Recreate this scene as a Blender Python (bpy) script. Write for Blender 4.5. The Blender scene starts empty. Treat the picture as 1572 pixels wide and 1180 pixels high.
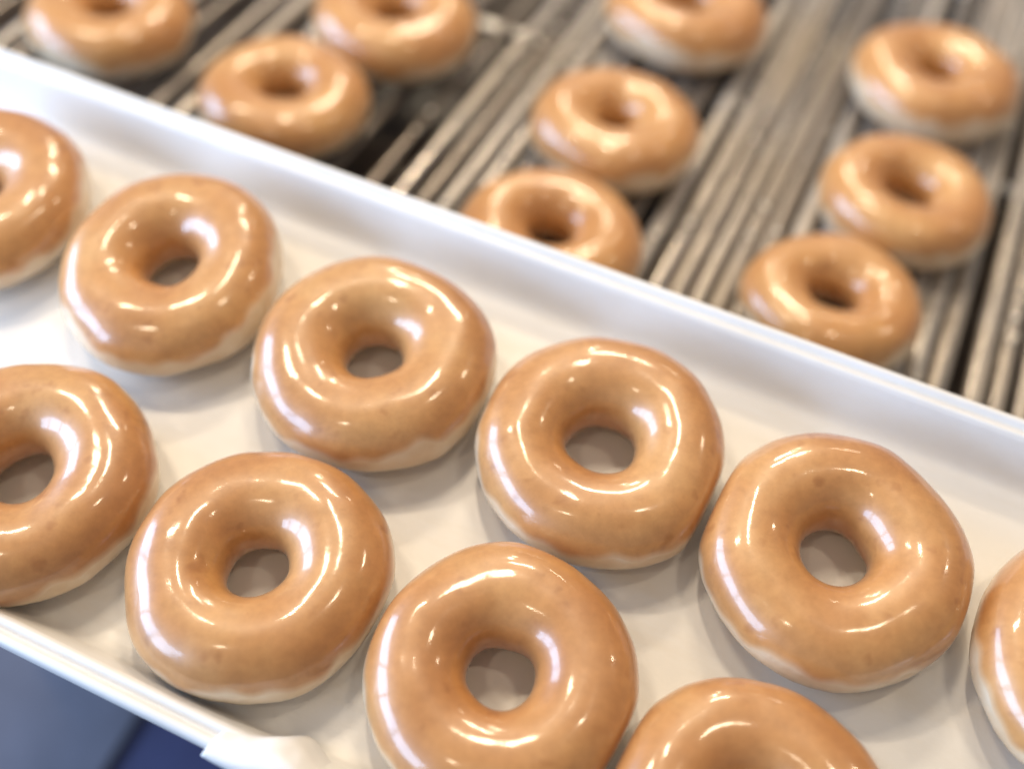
import bpy, bmesh, math, random
from mathutils import Matrix, Vector, noise

random.seed(7)
scene = bpy.context.scene
C = scene.collection

# ------------------------------------------------------------------ camera
W, H = 1572.0, 1180.0                       # photograph size, used only to turn its lens into a focal length
F_PX, PITCH, ROLL, CAM_H = 1824.7, math.radians(57.79), math.radians(0.476), 0.4034
cp, sp = math.cos(PITCH), math.sin(PITCH)
fw, up, rt = Vector((0, cp, -sp)), Vector((0, sp, cp)), Vector((1, 0, 0))
rt, up = math.cos(ROLL)*rt + math.sin(ROLL)*up, -math.sin(ROLL)*rt + math.cos(ROLL)*up
cam_data = bpy.data.cameras.new('camera')
cam = bpy.data.objects.new('camera', cam_data)
C.objects.link(cam)
M4 = Matrix((rt, up, -fw)).transposed().to_4x4()
M4.translation = Vector((0, 0, CAM_H))
cam.matrix_world = M4
cam_data.sensor_fit = 'HORIZONTAL'
cam_data.sensor_width = 36.0
cam_data.lens = F_PX/W*36.0
cam_data.clip_start, cam_data.clip_end = 0.02, 50.0
cam_data.dof.use_dof = True
cam_data.dof.focus_distance = (Vector((0.02, 0.165, 0.022)) - M4.translation).dot(fw)
cam_data.dof.aperture_fstop = 2.6
scene.camera = cam

# ------------------------------------------------------------------ light
world = bpy.data.worlds.new('World')
scene.world = world
world.use_nodes = True
bg = world.node_tree.nodes['Background']
bg.inputs['Color'].default_value = (0.93, 0.94, 1.0, 1)
bg.inputs['Strength'].default_value = 0.20

def area(name, loc, target, sx, sy, radiance, col, spin=0.0):
    ld = bpy.data.lights.new(name, 'AREA')
    ld.shape = 'RECTANGLE'
    ld.size, ld.size_y = sx, sy
    ld.energy = radiance*math.pi*sx*sy
    ld.color = col
    o = bpy.data.objects.new(name, ld)
    C.objects.link(o)
    o.location = loc
    q = (Vector(target) - Vector(loc)).to_track_quat('-Z', 'Y')
    o.rotation_euler = (q.to_matrix() @ Matrix.Rotation(spin, 3, 'Z')).to_euler()
    return o

# tall windows along the left side of the shop
COOL, WARM = (0.48, 0.68, 1.0), (1.0, 0.82, 0.59)
for yc in (1.28, 0.55, -0.18, -0.91):
    area('window_light', (-2.0, yc, 0.80), (0.0, yc, 0.80), 0.66, 0.95, 12.5, COOL)
# ceiling lamps: azimuth from straight ahead, elevation
for az, el, L, wd, spin in ((-40, 56, 120, 0.36, 0), (66, 40, 90, 0.26, 30), (8, 41, 190, 0.56, 0),
                            (78, 71, 65, 0.18, 20), (-132, 66, 50, 0.18, 0), (-4, 62, 95, 0.40, 90),
                            (1, 29.5, 140, 0.60, 90), (4, 23.5, 85, 0.60, 90), (26, 26, 70, 0.30, 0)):
    a, e = math.radians(az), math.radians(el)
    r = 1.9/math.tan(e)
    p = (r*math.sin(a), r*math.cos(a) + 0.2, 1.9)
    area('ceiling_lamp', p, (p[0], p[1], 0), wd, 0.10, L, WARM, math.radians(spin))

scene.view_settings.view_transform = 'Standard'
scene.view_settings.look = 'None'
scene.view_settings.exposure = 0.08
scene.view_settings.gamma = 1.0
scene.view_settings.use_curve_mapping = False
scene.cycles.max_bounces = 6
scene.cycles.use_denoising = True

# ------------------------------------------------------------------ material helpers
def new_mat(name):
    m = bpy.data.materials.new(name)
    m.use_nodes = True
    nt = m.node_tree
    return m, nt, nt.nodes['Principled BSDF']

def N(nt, typ, **kw):
    n = nt.nodes.new(typ)
    for k, v in kw.items():
        if k in n.inputs:
            n.inputs[k].default_value = v
        else:
            setattr(n, k, v)
    return n

def ramp(nt, stops):
    r = nt.nodes.new('ShaderNodeValToRGB')
    el = r.color_ramp.elements
    while len(el) < len(stops):
        el.new(0.5)
    for e, (p, c) in zip(el, stops):
        e.position, e.color = p, (*c, 1)
    return r

def mixc(nt, fac, a, b, blend='MIX'):
    m = nt.nodes.new('ShaderNodeMix')
    m.data_type, m.blend_type = 'RGBA', blend
    for sock, v in ((m.inputs[0], fac), (m.inputs[6], a), (m.inputs[7], b)):
        if hasattr(v, 'is_output'):
            nt.links.new(v, sock)
        elif isinstance(v, (int, float)):
            sock.default_value = v
        else:
            sock.default_value = (*v, 1)
    return m.outputs[2]

def bump(nt, bsdf, height, strength, dist, coat=False):
    b = N(nt, 'ShaderNodeBump', Strength=strength, Distance=dist)
    nt.links.new(height, b.inputs['Height'])
    nt.links.new(b.outputs[0], bsdf.inputs['Normal'])
    if coat:
        nt.links.new(b.outputs[0], bsdf.inputs['Coat Normal'])
    return b

def crust_material():
    m, nt, b = new_mat('glazed_crust')
    tc = N(nt, 'ShaderNodeTexCoord')
    oi = N(nt, 'ShaderNodeObjectInfo')
    add = N(nt, 'ShaderNodeVectorMath', operation='ADD')
    nt.links.new(tc.outputs['Object'], add.inputs[0])
    nt.links.new(oi.outputs['Random'], add.inputs[1])
    def ns(scale, detail, rough=0.5):
        n = N(nt, 'ShaderNodeTexNoise', Scale=scale, Detail=detail, Roughness=rough)
        nt.links.new(add.outputs[0], n.inputs['Vector'])
        return n.outputs['Fac']
    broad = ramp(nt, [(0.30, (0.50, 0.215, 0.062)), (0.50, (0.58, 0.270, 0.084)), (0.75, (0.66, 0.35, 0.125))])
    nt.links.new(ns(28, 4, 0.55), broad.inputs[0])
    fine = ramp(nt, [(0.30, (0.87, 0.84, 0.80)), (0.65, (1.04, 1.04, 1.05))])
    nt.links.new(ns(210, 5, 0.65), fine.inputs[0])
    col = mixc(nt, 1.0, broad.outputs[0], fine.outputs[0], 'MULTIPLY')
    spots = ramp(nt, [(0.62, (1, 1, 1)), (0.74, (0.76, 0.66, 0.56))])
    nt.links.new(ns(120, 2), spots.inputs[0])
    col = mixc(nt, 0.8, col, spots.outputs[0], 'MULTIPLY')
    at = N(nt, 'ShaderNodeAttribute', attribute_name='pale')
    col = mixc(nt, at.outputs['Fac'], col, (0.78, 0.60, 0.40))
    col = mixc(nt, 1.0, col, oi.outputs['Color'], 'MULTIPLY')
    nt.links.new(col, b.inputs['Base Color'])
    b.inputs['Roughness'].default_value = 0.40
    b.inputs['Specular IOR Level'].default_value = 0.75
    b.inputs['Subsurface Weight'].default_value = 0.0
    b.inputs['Subsurface Radius'].default_value = (1.0, 0.45, 0.2)
    b.inputs['Subsurface Scale'].default_value = 0.004
    b.inputs['Coat Weight'].default_value = 0.85
    b.inputs['Sheen Weight'].default_value = 0.10
    b.inputs['Sheen Roughness'].default_value = 0.5
    cr_ = N(nt, 'ShaderNodeMapRange')
    cr_.inputs[3].default_value, cr_.inputs[4].default_value = 0.045, 0.17
    nt.links.new(ns(60, 3), cr_.inputs[0])
    nt.links.new(cr_.outputs[0], b.inputs['Coat Roughness'])
    b.inputs['Coat IOR'].default_value = 1.52
    hsum = N(nt, 'ShaderNodeMath', operation='MULTIPLY_ADD')
    nt.links.new(ns(520, 3), hsum.inputs[0])
    hsum.inputs[1].default_value = 0.20
    nt.links.new(ns(95, 3, 0.5), hsum.inputs[2])
    bump(nt, b, hsum.outputs[0], 0.085, 0.0011, True)
    return m

def base_material():
    m, nt, b = new_mat('pale_dough')
    tc = N(nt, 'ShaderNodeTexCoord')
    n = N(nt, 'ShaderNodeTexNoise', Scale=70, Detail=5)
    nt.links.new(tc.outputs['Object'], n.inputs['Vector'])
    r = ramp(nt, [(0.3, (0.72, 0.52, 0.32)), (0.55, (0.80, 0.64, 0.45)), (0.75, (0.86, 0.76, 0.62))])
    nt.links.new(n.outputs['Fac'], r.inputs[0])
    nt.links.new(r.outputs[0], b.inputs['Base Color'])
    b.inputs['Roughness'].default_value = 0.45
    b.inputs['Subsurface Weight'].default_value = 0.0
    b.inputs['Subsurface Radius'].default_value = (1.0, 0.6, 0.35)
    b.inputs['Subsurface Scale'].default_value = 0.004
    b.inputs['Coat Weight'].default_value = 0.6
    b.inputs['Coat Roughness'].default_value = 0.15
    n2 = N(nt, 'ShaderNodeTexNoise', Scale=260, Detail=4)
    nt.links.new(tc.outputs['Object'], n2.inputs['Vector'])
    bump(nt, b, n2.outputs['Fac'], 0.35, 0.001, True)
    return m

def glaze_material():
    m, nt, b = new_mat('sugar_glaze')
    b.inputs['Base Color'].default_value = (0.80, 0.74, 0.66, 1)
    b.inputs['Roughness'].default_value = 0.22
    b.inputs['Subsurface Weight'].default_value = 0.4
    b.inputs['Subsurface Radius'].default_value = (1.0, 0.8, 0.6)
    b.inputs['Subsurface Scale'].default_value = 0.003
    return m

def tray_material():
    m, nt, b = new_mat('white_tray_plastic')
    tc = N(nt, 'ShaderNodeTexCoord')
    n = N(nt, 'ShaderNodeTexNoise', Scale=18, Detail=6, Roughness=0.6)
    nt.links.new(tc.outputs['Object'], n.inputs['Vector'])
    r = ramp(nt, [(0.25, (0.81, 0.80, 0.785)), (0.7, (0.85, 0.845, 0.835))])
    nt.links.new(n.outputs['Fac'], r.inputs[0])
    # faint smears of dried glaze
    mp = N(nt, 'ShaderNodeMapping')
    mp.inputs['Scale'].default_value = (14, 60, 20)
    mp.inputs['Rotation'].default_value = (0, 0, 0.5)
    nt.links.new(tc.outputs['Object'], mp.inputs[0])
    s = N(nt, 'ShaderNodeTexNoise', Scale=1.0, Detail=5, Roughness=0.7)
    nt.links.new(mp.outputs[0], s.inputs['Vector'])
    sr = ramp(nt, [(0.50, (1, 1, 1)), (0.80, (0.95, 0.92, 0.87))])
    nt.links.new(s.outputs['Fac'], sr.inputs[0])
    col = mixc(nt, 1.0, r.outputs[0], sr.outputs[0], 'MULTIPLY')
    nt.links.new(col, b.inputs['Base Color'])
    rr = N(nt, 'ShaderNodeMapRange')
    rr.inputs[3].default_value, rr.inputs[4].default_value = 0.30, 0.46
    nt.links.new(s.outputs['Fac'], rr.inputs[0])
    nt.links.new(rr.outputs[0], b.inputs['Roughness'])
    f = N(nt, 'ShaderNodeTexNoise', Scale=420, Detail=3)
    nt.links.new(tc.outputs['Object'], f.inputs['Vector'])
    bump(nt, b, f.outputs['Fac'], 0.06, 0.001)
    return m

def rod_material():
    m, nt, b = new_mat('glaze_coated_steel')
    tc = N(nt, 'ShaderNodeTexCoord')
    oi = N(nt, 'ShaderNodeObjectInfo')
    add = N(nt, 'ShaderNodeVectorMath', operation='ADD')
    sc = N(nt, 'ShaderNodeVectorMath', operation='SCALE')
    nt.links.new(oi.outputs['Random'], sc.inputs[0])
    sc.inputs['Scale'].default_value = 7.0
    nt.links.new(tc.outputs['Object'], add.inputs[0])
    nt.links.new(sc.outputs[0], add.inputs[1])
    mp = N(nt, 'ShaderNodeMapping')
    mp.inputs['Scale'].default_value = (45, 4.5, 45)
    nt.links.new(add.outputs[0], mp.inputs[0])
    n = N(nt, 'ShaderNodeTexNoise', Scale=1.0, Detail=5, Roughness=0.65)
    nt.links.new(mp.outputs[0], n.inputs['Vector'])
    r = ramp(nt, [(0.38, (0, 0, 0)), (0.62, (1, 1, 1))])
    nt.links.new(n.outputs['Fac'], r.inputs[0])
    col = mixc(nt, r.outputs[0], (0.55, 0.52, 0.49), (0.54, 0.49, 0.43))
    dk = ramp(nt, [(0.0, (0.40, 0.36, 0.33)), (0.5, (0.88, 0.84, 0.80)), (1.0, (1.12, 1.10, 1.08))])
    nt.links.new(oi.outputs['Random'], dk.inputs[0])
    col = mixc(nt, 1.0, col, dk.outputs[0], 'MULTIPLY')
    nt.links.new(col, b.inputs['Base Color'])
    mt = N(nt, 'ShaderNodeMapRange')
    mt.inputs[3].default_value, mt.inputs[4].default_value = 0.75, 0.10
    nt.links.new(r.outputs[0], mt.inputs[0])
    nt.links.new(mt.outputs[0], b.inputs['Metallic'])
    ro = N(nt, 'ShaderNodeMapRange')
    ro.inputs[3].default_value, ro.inputs[4].default_value = 0.15, 0.40
    nt.links.new(r.outputs[0], ro.inputs[0])
    nt.links.new(ro.outputs[0], b.inputs['Roughness'])
    bump(nt, b, n.outputs['Fac'], 0.3, 0.001)
    return m

def pan_material():
    m, nt, b = new_mat('sticky_drip_pan')
    tc = N(nt, 'ShaderNodeTexCoord')
    n = N(nt, 'ShaderNodeTexNoise', Scale=16, Detail=6, Roughness=0.6)
    nt.links.new(tc.outputs['Object'], n.inputs['Vector'])
    r = ramp(nt, [(0.35, (0.022, 0.014, 0.009)), (0.58, (0.05, 0.036, 0.027)), (0.82, (0.14, 0.11, 0.09))])
    nt.links.new(n.outputs['Fac'], r.inputs[0])
    nt.links.new(r.outputs[0], b.inputs['Base Color'])
    b.inputs['Roughness'].default_value = 0.35
    b.inputs['Metallic'].default_value = 0.0
    b.inputs['Specular IOR Level'].default_value = 0.25
    bump(nt, b, n.outputs['Fac'], 0.25, 0.004)
    return m

def plain_material(name, col, rough, metal=0.0, nscale=30, var=0.15, bmp=0.1, bscale=300):
    m, nt, b = new_mat(name)
    tc = N(nt, 'ShaderNodeTexCoord')
    n = N(nt, 'ShaderNodeTexNoise', Scale=nscale, Detail=5)
    nt.links.new(tc.outputs['Object'], n.inputs['Vector'])
    r = ramp(nt, [(0.3, tuple(c*(1-var) for c in col)), (0.7, tuple(min(1, c*(1+var)) for c in col))])
    nt.links.new(n.outputs['Fac'], r.inputs[0])
    nt.links.new(r.outputs[0], b.inputs['Base Color'])
    b.inputs['Roughness'].default_value, b.inputs['Metallic'].default_value = rough, metal
    f = N(nt, 'ShaderNodeTexNoise', Scale=bscale, Detail=3)
    nt.links.new(tc.outputs['Object'], f.inputs['Vector'])
    bump(nt, b, f.outputs['Fac'], bmp, 0.001)
    return m

MAT = dict(crust=crust_material(), dough=base_material(), glaze=glaze_material(), tray=tray_material(),
           rod=rod_material(), pan=pan_material(),
           steel=plain_material('brushed_steel', (0.45, 0.44, 0.43), 0.35, 1.0),
           navy=plain_material('navy_laminate', (0.036, 0.043, 0.120), 0.5),
           slate=plain_material('slate_grey', (0.125, 0.130, 0.175), 0.6),
           paper=plain_material('white_paper', (0.84, 0.83, 0.82), 0.5, 0.0, 40, 0.02, 0.15, 120))

# ------------------------------------------------------------------ object helpers
def link_mesh(name, verts, faces, mat, parent=None, smooth=True):
    me = bpy.data.meshes.new(name)
    me.from_pydata([tuple(v) for v in verts], [], faces)
    me.update()
    if smooth:
        me.polygons.foreach_set('use_smooth', [True]*len(me.polygons))
    me.materials.append(mat)
    o = bpy.data.objects.new(name, me)
    C.objects.link(o)
    o.parent = parent
    return o

def empty(name, loc=(0, 0, 0), rot=(0, 0, 0)):
    o = bpy.data.objects.new(name, None)
    o.empty_display_size = 0.02
    C.objects.link(o)
    o.location, o.rotation_euler = loc, rot
    return o

def tag(o, label=None, cat=None, group=None, kind=None):
    for k, v in (('label', label), ('category', cat), ('group', group), ('kind', kind)):
        if v:
            o[k] = v
    return o

def bevel_box(name, x0, x1, y0, y1, z0, z1, mat, parent=None, bev=0.002):
    bm = bmesh.new()
    bmesh.ops.create_cube(bm, size=1.0)
    for v in bm.verts:
        v.co = Vector(((x0+x1)/2 + v.co.x*(x1-x0), (y0+y1)/2 + v.co.y*(y1-y0), (z0+z1)/2 + v.co.z*(z1-z0)))
    if bev:
        bmesh.ops.bevel(bm, geom=list(bm.edges), offset=bev, segments=2, affect='EDGES', profile=0.5)
    me = bpy.data.meshes.new(name)
    bm.to_mesh(me)
    bm.free()
    me.materials.append(mat)
    o = bpy.data.objects.new(name, me)
    C.objects.link(o)
    o.parent = parent
    return o

TRAY_A = math.radians(-24.4)                 # the tray's long edge against the camera's x axis
def uv(u, v, z=0.0):                          # tray coordinates to world
    return Vector((u*math.cos(TRAY_A) - v*math.sin(TRAY_A), u*math.sin(TRAY_A) + v*math.cos(TRAY_A), z))

# ------------------------------------------------------------------ setting: navy counter
COUNTER_Z = -0.35
counter = bevel_box('counter', -0.85, 0.55, -0.45, 0.26, COUNTER_Z - 0.03, COUNTER_Z, MAT['navy'], None, 0.003)
counter.rotation_euler = (0, 0, TRAY_A)
tag(counter, kind='structure')

slab_o = bevel_box('counter_slab', -0.66, -0.305, -0.40, 0.115, COUNTER_Z + 0.0005, COUNTER_Z + 0.005, MAT['slate'], None, 0.0015)  # thin grey-blue slab, paler than the counter, over its left part
slab_o.rotation_euler = (0, 0, TRAY_A)
tag(slab_o, 'slate grey slab on the navy counter below the front rim', 'mat')

# riser that carries the tray, out of sight beneath it
ris = empty('tray_riser', uv(-0.11, 0.0, COUNTER_Z), (0, 0, TRAY_A))
tag(ris, 'brushed steel riser holding the white tray above the counter', 'riser')
bevel_box('top_plate', -0.30, 0.30, 0.115, 0.235, -COUNTER_Z - 0.0062, -COUNTER_Z - 0.0024, MAT['steel'], ris, 0.001)
for su in (-0.28, 0.28):
    bevel_box('leg', su - 0.012, su + 0.012, 0.12, 0.23, 0.0003, -COUNTER_Z - 0.0064, MAT['steel'], ris, 0.001)

# ------------------------------------------------------------------ white tray
RIM_B, RIM_F = 0.2866, 0.0545                # outer edges of the rim, across
TU0, TU1 = -0.50, 0.27                       # and along
def make_tray():
    t = empty('serving_tray', uv((TU0+TU1)/2, (RIM_B+RIM_F)/2, 0), (0, 0, TRAY_A))
    tag(t, 'long white plastic tray with grooved rim, filled with glazed doughnuts', 'tray')
    hx, hy = (TU1-TU0)/2, (RIM_B-RIM_F)/2
    def ring(inset, z, rc=0.028, n=10):
        pts = []
        r = max(rc - inset, 0.006)
        x, y = hx - inset, hy - inset
        for cx, cy, a0 in ((x-r, y-r, 0), (-x+r, y-r, 90), (-x+r, -y+r, 180), (x-r, -y+r, 270)):
            for k in range(n+1):
                a = math.radians(a0 + 90*k/n)
                pts.append((cx + r*math.cos(a), cy + r*math.sin(a), z))
        return pts
    def loft(name, prof, cap=None, parent=t):
        verts, faces = [], []
        for ins, z in prof:
            verts += ring(ins, z)
        n = 44
        for i in range(len(prof)-1):
            for k in range(n):
                a, b = i*n + k, i*n + (k+1) % n
                faces.append((a, b, b+n, a+n))
        if cap == 'last':
            faces.append(tuple(range((len(prof)-1)*n, len(prof)*n)))
        return link_mesh(name, verts, faces, MAT['tray'], parent)
    rim = [(0.0022, 0.0135), (0.0010, 0.0135), (0.0002, 0.0142), (0.0, 0.0160), (0.0, 0.0198), (0.0003, 0.0210), (0.0010, 0.0218),
           (0.0020, 0.0221), (0.0030, 0.0220), (0.0036, 0.0213), (0.0041, 0.0200), (0.0049, 0.0193), (0.0057, 0.0196),
           (0.0063, 0.0206), (0.0070, 0.0212), (0.0078, 0.0212), (0.0086, 0.0206), (0.0094, 0.0195)]
    wall = [(0.0094, 0.0195), (0.0103, 0.0174), (0.0120, 0.0130), (0.0136, 0.0088), (0.0148, 0.0056), (0.0158, 0.0034),
            (0.0172, 0.0016), (0.0190, 0.0006), (0.0215, 0.0001), (0.0240, 0.0)]
    loft('rim', rim)
    loft('side_wall', wall)
    loft('floor', [(0.0240, 0.0), (0.030, 0.0), (0.05, 0.0)], 'last')
    under = [(0.0022, 0.0135), (0.0024, 0.0176), (0.0060, 0.0178), (0.0080, 0.0162), (0.0120, 0.0068), (0.0150, 0.0002), (0.0190, -0.0018),
             (0.0240, -0.0022), (0.05, -0.0022)]
    loft('underside', under[::-1])
    # flip the cap of the underside: a plain plate
    verts = ring(0.05, -0.0022)
    link_mesh('underside_plate', verts, [tuple(reversed(range(44)))], MAT['tray'], t)
    return t
make_tray()

# ------------------------------------------------------------------ doughnuts
R_OUT, R_HOLE, Z_EQ, Z_TOP = 0.047, 0.0113, 0.0160, 0.0330
NTH, NT = 128, 56
def make_doughnut(name, seed, size, ex=1.0, ey=1.0, hole=1.0, hoff=(0, 0), pale=0.0, tall=1.0, lump=1.0, squash=(), corners=()):
    """ring of fried dough: a browned, glazed crust and a pale base below a wandering edge"""
    rnd = random.Random(seed)
    ph = [rnd.uniform(0, 6.283) for _ in range(40)]
    amp = [0, 0, 0.011, 0.009, 0.0065, 0.0045, 0.003]
    Rm, A = (R_OUT + R_HOLE)/2, (R_OUT - R_HOLE)/2
    T_SPLIT0, T_SPLIT1 = math.radians(4 + pale*12), math.radians(203)
    ncr = int(NT*0.62)
    grid, pl = [], []
    off = Vector((seed*3.7, seed*1.3, seed*2.1))
    for i in range(NTH):
        th = 2*math.pi*i/NTH
        ro = sum(lump*amp[k]*math.cos(k*th + ph[k]) for k in range(2, 7))
        rh = sum(lump*2.6*amp[k]*math.cos(k*th + ph[k+8]) for k in range(2, 6))
        zt = sum(lump*2.2*amp[k]*math.cos((k-1)*th + ph[k+16]) for k in range(2, 6))
        for a_c, w_c, d_c in corners:          # a corner where the dough was pulled
            dd = (th - a_c + math.pi) % (2*math.pi) - math.pi
            ro += d_c*math.exp(-(dd/w_c)**2)
        wob = 0.09*math.sin(2*th + ph[24]) + 0.07*math.sin(3*th + ph[25]) + 0.06*math.sin(7*th + ph[26]) + 0.045*math.sin(13*th + ph[27]) + 0.03*math.sin(23*th + ph[28])
        ts0, ts1 = T_SPLIT0 + wob*1.3, T_SPLIT1 - wob
        row, prow = [], []
        for j in range(NT):
            if j <= ncr:
                f = j/ncr
                t = ts0 + (ts1 - ts0)*f
                d_edge = min(t - ts0, (ts1 - t)*1.2)
                p = max(0.0, 1 - d_edge/0.22)**1.3*0.9
            else:
                f = (j - ncr)/(NT - ncr)
                t = ts1 + (ts0 + 2*math.pi - ts1)*f
                p = 1.0
            c, s = math.cos(t), math.sin(t)
            Ro = R_OUT*(1 + ro)
            Ri = R_HOLE*hole*(1 + rh)
            rm, a = (Ro + Ri)/2, (Ro - Ri)/2
            cs = math.copysign(abs(c)**0.96, c)
            r = rm + a*cs
            if s >= 0:
                z = Z_EQ + (Z_TOP*tall*(1 + zt*0.5) - Z_EQ)*abs(s)**0.94
            else:
                z = Z_EQ - Z_EQ*min(1.0, abs(s)**0.86*1.03)
                r -= 0.0046*abs(s)**1.6*(1 if c > 0 else -0.3)
            hx = hoff[0]*max(0, 0.5 - 0.5*cs)
            hy = hoff[1]*max(0, 0.5 - 0.5*cs)
            co = Vector((r*math.cos(th)*ex + hx, r*math.sin(th)*ey + hy, z))
            nrm = Vector((math.cos(th)*c, math.sin(th)*c, s))
            q = co + off
            dsp = noise.noise(q*46)*0.00085 + noise.noise(q*105)*0.00018
            if s < 0 and c > 0:                # ragged foot of set glaze
                dsp += noise.noise(q*230)*0.0005*min(1, -s*2)
            if z < 0.0006:
                dsp = 0
            co = co + nrm*dsp*lump
            co = co*size
            for dx, dy, lim in squash:         # pressed flat against a neighbour
                d = co.x*dx + co.y*dy
                if d > lim - 0.003:
                    e = d - (lim - 0.003)
                    nd = lim - 0.003 + 0.003*(1 - math.exp(-e/0.003))
                    co.x += dx*(nd - d)
                    co.y += dy*(nd - d)
            co.z = max(co.z, 0.0)
            row.append(co)
            prow.append(p)
        grid.append(row)
        pl.append(prow)
    root = empty(name)
    def piece(nm, j0, j1, mat):
        js = [j % NT for j in range(j0, j1 + 1)]
        n = len(js)
        verts = [grid[i][j] for i in range(NTH) for j in js]
        vals = [pl[i][j] for i in range(NTH) for j in js]
        faces = []
        for i in range(NTH):
            i2 = (i + 1) % NTH
            for k in range(n - 1):
                faces.append((i*n + k, i2*n + k, i2*n + k + 1, i*n + k + 1))
        o = link_mesh(nm, verts, faces, mat, root)
        at = o.data.attributes.new('pale', 'FLOAT', 'POINT')
        at.data.foreach_set('value', vals)
        return o
    cr = piece('glazed_crust', 0, ncr, MAT['crust'])
    piece('pale_base', ncr, NT, MAT['dough'])
    return root, cr

TINT = lambda k: (k[0], k[1], k[2], 1)
TG, BG = 'doughnuts on the white tray', 'doughnuts on the conveyor'
# key: x, y, size, options
tray_d = {
 'A': (-0.1386, 0.2970, 0.988, dict(ex=0.965, ey=1.035, hole=0.95, pale=0.9, corners=((-1.45, 0.16, 0.02),)), (1.03, 1.05, 1.06),
       'doughnut at the upper left of the tray, cream-coloured base showing along its lower edge'),
 'B': (-0.0535, 0.2537, 1.005, dict(hole=0.98, pale=0.7, corners=((-1.0, 0.2, 0.015),)), (1.0, 1.02, 1.04),
       'doughnut second from left in the back row whose whole ring is visible'),
 'C': (0.0332, 0.2156, 0.997, dict(hole=1.1, pale=0.6, ey=0.995, corners=((0.62, 0.22, 0.025), (-0.95, 0.2, 0.015))), (1.0, 1.0, 1.0),
       'doughnut in the middle of the tray with wide hole and pointed right shoulder'),
 'D': (0.1138, 0.1726, 1.007, dict(hole=1.06, ex=1.005), (1.0, 0.99, 0.97),
       'largest whole doughnut, at the right end of the back row'),
 'E': (-0.0879, 0.1656, 0.986, dict(hole=0.98), (0.97, 0.95, 0.92),
       'whole doughnut in the front row beside the crumpled white paper'),
 'F': (-0.0029, 0.1287, 0.982, dict(hole=1.05), (0.96, 0.93, 0.90),
       'doughnut at the bottom centre, third in the front row'),
 'G': (-0.2284, 0.3341, 1.010, dict(pale=0.3), (1.0, 0.98, 0.95),
       'doughnut cut by the left edge, nearest the back rim'),
 'H': (-0.1776, 0.2011, 1.025, dict(hole=1.05, pale=0.2), (0.97, 0.95, 0.92),
       'doughnut cut by the left edge, nearest the front rim'),
 'I': (0.0750, 0.0840, 0.955, dict(), (0.95, 0.92, 0.88),
       'lowest doughnut, only its far side in view, right of the bottom centre one'),
 'J': (0.2015, 0.1340, 0.985, dict(pale=0.4), (1.0, 0.99, 0.97),
       'doughnut cut by the right edge of the view, on the tray'),
}
keys = list(tray_d)
for n, k in enumerate(keys):
    x, y, s, opt, tint, label = tray_d[k]
    sq = []
    for k2 in keys:
        if k2 == k:
            continue
        x2, y2, s2 = tray_d[k2][:3]
        d = math.hypot(x2-x, y2-y)
        if d < 0.047*(s + s2)*1.06:
            lim = d*s/(s + s2) - 0.0003
            sq.append(((x2-x)/d, (y2-y)/d, lim))
    root, cr = make_doughnut('glazed_doughnut', n + 1, s, squash=sq, **opt)
    root.location = (x, y, 0.0003)
    cr.color = TINT(tint)
    tag(root, label, 'doughnut', TG)

# ------------------------------------------------------------------ conveyor behind the tray
BETA, ZB, V0 = math.radians(9.815), -0.06206, 0.30
conv = empty('conveyor', uv(0, V0, ZB))
CONV_A = math.radians(-24.0)
conv.matrix_world = Matrix.Translation(Vector((-V0*math.sin(CONV_A), V0*math.cos(CONV_A), ZB))) @ Matrix.Rotation(CONV_A, 4, 'Z') @ Matrix.Rotation(-BETA, 4, 'X')
tag(conv, 'conveyor of narrow steel rods sticky with glaze, behind the white tray', 'conveyor')
U0, U1, VA, VB = -0.70, 0.34, -0.012, 0.72
def rod_mesh(rad, length, n=12, seg=10):
    verts, faces = [], []
    for i in range(seg+1):
        for k in range(n):
            a = 2*math.pi*k/n
            verts.append((rad*math.cos(a), length*i/seg, 0.6*rad*math.sin(a)))
    for i in range(seg):
        for k in range(n):
            k2 = (k+1) % n
            faces.append((i*n+k, i*n+k2, (i+1)*n+k2, (i+1)*n+k))
    faces.append(tuple(range(n)))
    faces.append(tuple(reversed(range(seg*n, seg*n+n))))
    return verts, faces
rod_meshes = {}
for rad in (0.0028, 0.0038, 0.0049):
    v, f = rod_mesh(rad, VB - VA)
    o = link_mesh('rod', v, f, MAT['rod'])
    rod_meshes[rad] = o.data
    bpy.data.objects.remove(o)
u = U0 + 0.01
rods_u = []
while u < U1 - 0.01:
    left = u < -0.235
    rad = random.choice((0.0028, 0.0038)) if left else random.choice((0.0038, 0.0049, 0.0049))
    o = bpy.data.objects.new('rod', rod_meshes[rad])
    C.objects.link(o)
    o.parent = conv
    o.location = (u, VA, -0.6*rad - random.uniform(0, 0.0012))
    o.rotation_euler = (0, 0, random.uniform(-0.004, 0.004))
    rods_u.append((u, rad))
    u += (random.choice((0.0125, 0.0165, 0.0240)) if left else random.choice((0.0104, 0.0112, 0.0122, 0.0136, 0.0170)))
for vv in (0.02, 0.24, 0.46, 0.68):
    bevel_box('cross_bar', U0, U1, vv - 0.004, vv + 0.004, -0.0160, -0.0078, MAT['steel'], conv, 0.001)
pan = bevel_box('drip_pan', U0 - 0.01, U1 + 0.01, VA, VB, -0.046, -0.040, MAT['pan'], conv, 0.001)
bevel_box('side_rail', U0 - 0.03, U0 - 0.002, VA, VB, -0.06, 0.012, MAT['steel'], conv, 0.002)
bevel_box('side_rail', U1 + 0.002, U1 + 0.03, VA, VB, -0.06, 0.012, MAT['steel'], conv, 0.002)

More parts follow.
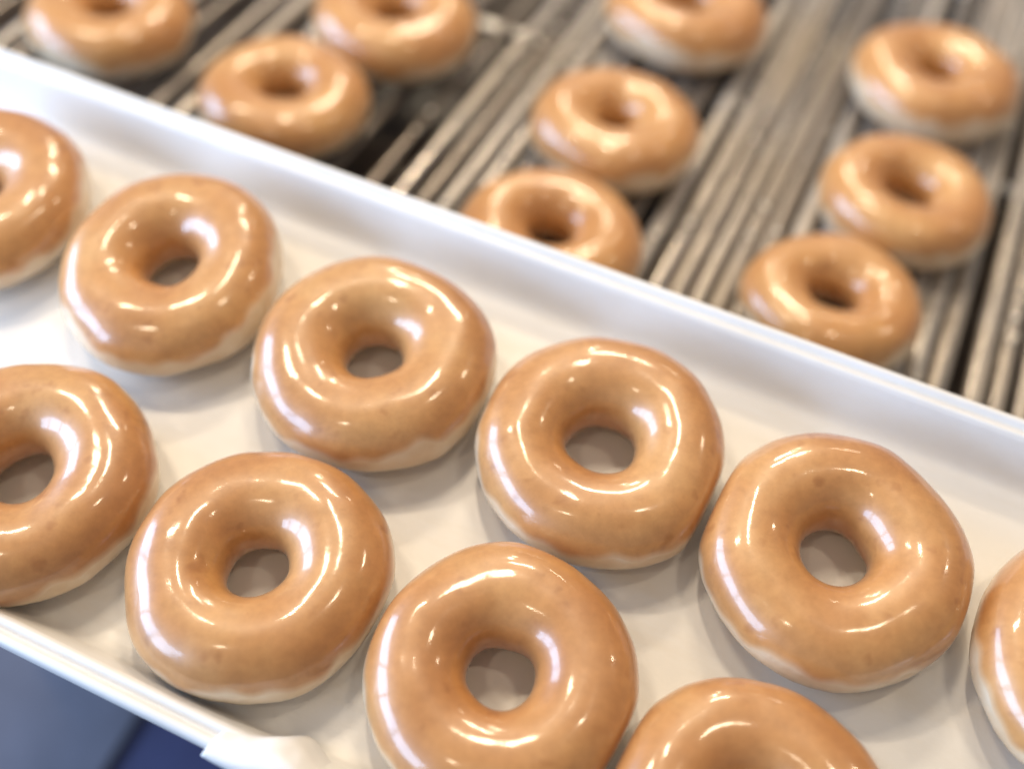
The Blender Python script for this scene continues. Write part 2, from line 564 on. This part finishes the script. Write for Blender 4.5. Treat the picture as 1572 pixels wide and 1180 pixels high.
# droplets of glaze caught on the rods
bm = bmesh.new()
for _ in range(520):
    uu, rad = random.choice(rods_u)
    r = random.uniform(0.0010, 0.0024)
    mtx = Matrix.Translation((uu + random.uniform(-0.0015, 0.0015), random.uniform(VA, VB - 0.1), -0.0003)) @ Matrix.Diagonal((r, r*random.uniform(1, 2.2), r*0.55, 1))
    bmesh.ops.create_icosphere(bm, subdivisions=1, radius=1.0, matrix=mtx)
me = bpy.data.meshes.new('glaze_droplets')
bm.to_mesh(me)
bm.free()
me.polygons.foreach_set('use_smooth', [True]*len(me.polygons))
me.materials.append(MAT['glaze'])
dr = bpy.data.objects.new('glaze_droplets', me)
C.objects.link(dr)
dr.parent = conv
tag(dr, kind='stuff')

# pale lumps added inside two rings, standing in for lamp glints on the rods
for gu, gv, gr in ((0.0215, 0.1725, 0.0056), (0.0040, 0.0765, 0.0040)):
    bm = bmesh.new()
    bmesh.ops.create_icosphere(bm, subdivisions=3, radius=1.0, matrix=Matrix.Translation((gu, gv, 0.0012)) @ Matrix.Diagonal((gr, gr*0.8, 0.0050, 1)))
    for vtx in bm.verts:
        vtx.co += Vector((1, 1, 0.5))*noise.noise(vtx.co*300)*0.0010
    me = bpy.data.meshes.new('glint_lump')
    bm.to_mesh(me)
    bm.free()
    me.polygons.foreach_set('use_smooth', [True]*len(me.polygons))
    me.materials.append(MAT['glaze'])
    o = bpy.data.objects.new('glint_lump', me)
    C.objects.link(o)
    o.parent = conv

belt_d = [
 (-0.4291, 0.0955, 1.00, dict(pale=-0.4), 'doughnut at the upper left corner, on the conveyor behind the rim'),
 (-0.3057, 0.0794, 0.983, dict(hole=1.0, pale=-0.5), 'conveyor doughnut half hidden by the rim above the upper left tray doughnut'),
 (-0.2880, 0.1753, 1.035, dict(pale=-0.4), 'conveyor doughnut at the top edge, touching the one below left of it'),
 (-0.1381, 0.1443, 0.989, dict(hole=0.8, pale=-0.5), 'whole doughnut in the middle of the conveyor'),
 (-0.1347, 0.0440, 0.985, dict(hole=0.95), 'conveyor doughnut at the middle of the rim, its lower half hidden'),
 (-0.1405, 0.2733, 1.060, dict(pale=-0.1), 'conveyor doughnut at the top edge, right of the centre'),
 (0.0118, 0.2804, 1.054, dict(hole=0.9, pale=0.3), 'doughnut in the upper right corner with a pale left side'),
 (0.0187, 0.1639, 0.980, dict(hole=1.08, pale=-0.4), 'whole conveyor doughnut near the right edge, between two others'),
 (0.0020, 0.0691, 0.930, dict(hole=1.05), 'conveyor doughnut nearest the right end of the rim, lower edge hidden'),
]
bm_m = conv.matrix_world.copy()
for n, (u, v, s, opt, label) in enumerate(belt_d):
    sq = []
    for n2, (u2, v2, s2, _, _) in enumerate(belt_d):
        d = math.hypot(u2-u, v2-v)
        if n2 != n and d < 0.047*(s+s2)*1.06:
            sq.append(((u2-u)/d, (v2-v)/d, d*s/(s+s2) - 0.0003))
    root, cr = make_doughnut('glazed_doughnut', 40 + n, s, squash=sq, **opt)
    root.matrix_world = bm_m @ Matrix.Translation((u, v, 0.0004))
    cr.color = TINT((1.08, 1.10, 1.08))
    tag(root, label, 'doughnut', BG)

# ------------------------------------------------------------------ crumpled paper over the front rim
def make_paper():
    verts, faces = [], []
    NU, NV = 48, 60
    path = [(0.078, 0.0040), (0.0755, 0.0065), (0.0725, 0.0120), (0.0690, 0.0195), (0.0635, 0.0236), (0.0590, 0.0240), (0.0555, 0.0236), (0.0532, 0.0222), (0.0522, 0.0190), (0.0520, 0.0150)]
    def pt(f):
        x = f*(len(path)-1)
        i = min(int(x), len(path)-2)
        t = x - i
        p0, p1, p2, p3 = path[max(i-1, 0)], path[i], path[i+1], path[min(i+2, len(path)-1)]
        return [0.5*((2*b) + (-a+c)*t + (2*a-5*b+4*c-d)*t*t + (-a+3*b-3*c+d)*t**3) for a, b, c, d in zip(p0, p1, p2, p3)]
    for i in range(NU+1):
        su = i/NU
        for j in range(NV+1):
            f = j/NV
            v, z = pt(f)
            uu = -0.128 + 0.048*su + 0.010*(f - 0.3)*(su - 0.5)
            ridge = math.exp(-((su - 0.45)/0.20)**2)
            env = max(0.0, math.sin(math.pi*min(1, f*1.35)))*max(0.0, math.sin(math.pi*su))**0.6
            q = Vector((su*3.1, f*3.2, 4.2))
            cr = noise.noise(q)*0.0022 + noise.noise(q*2.3)*0.0010 - abs(noise.noise(q*1.7 + Vector((7, 3, 1))))*0.0016 + 0.0005
            z += 0.0016*ridge*env + (cr*0.6 + 0.0012)*env
            v += 0.003*ridge*(1-f)*math.exp(-((f - 0.25)/0.3)**2) - (1-ridge)*0.0045*(1-f) - 0.0052*(1-f)
            verts.append(uv(uu, v + (0.0016*(1 - math.sin(math.pi*su)) if f > 0.6 else 0)*(f - 0.6) + cr*0.7*max(0, f - 0.55), z))
    for i in range(NU):
        for j in range(NV):
            a = i*(NV+1) + j
            faces.append((a, a+1, a+NV+2, a+NV+1))
    o = link_mesh('paper_sheet', verts, faces, MAT['paper'])
    md = o.modifiers.new('thickness', 'SOLIDIFY')
    md.thickness = 0.0003
    tag(o, 'crumpled white paper folded over the front rim at the bottom', 'paper')
make_paper()
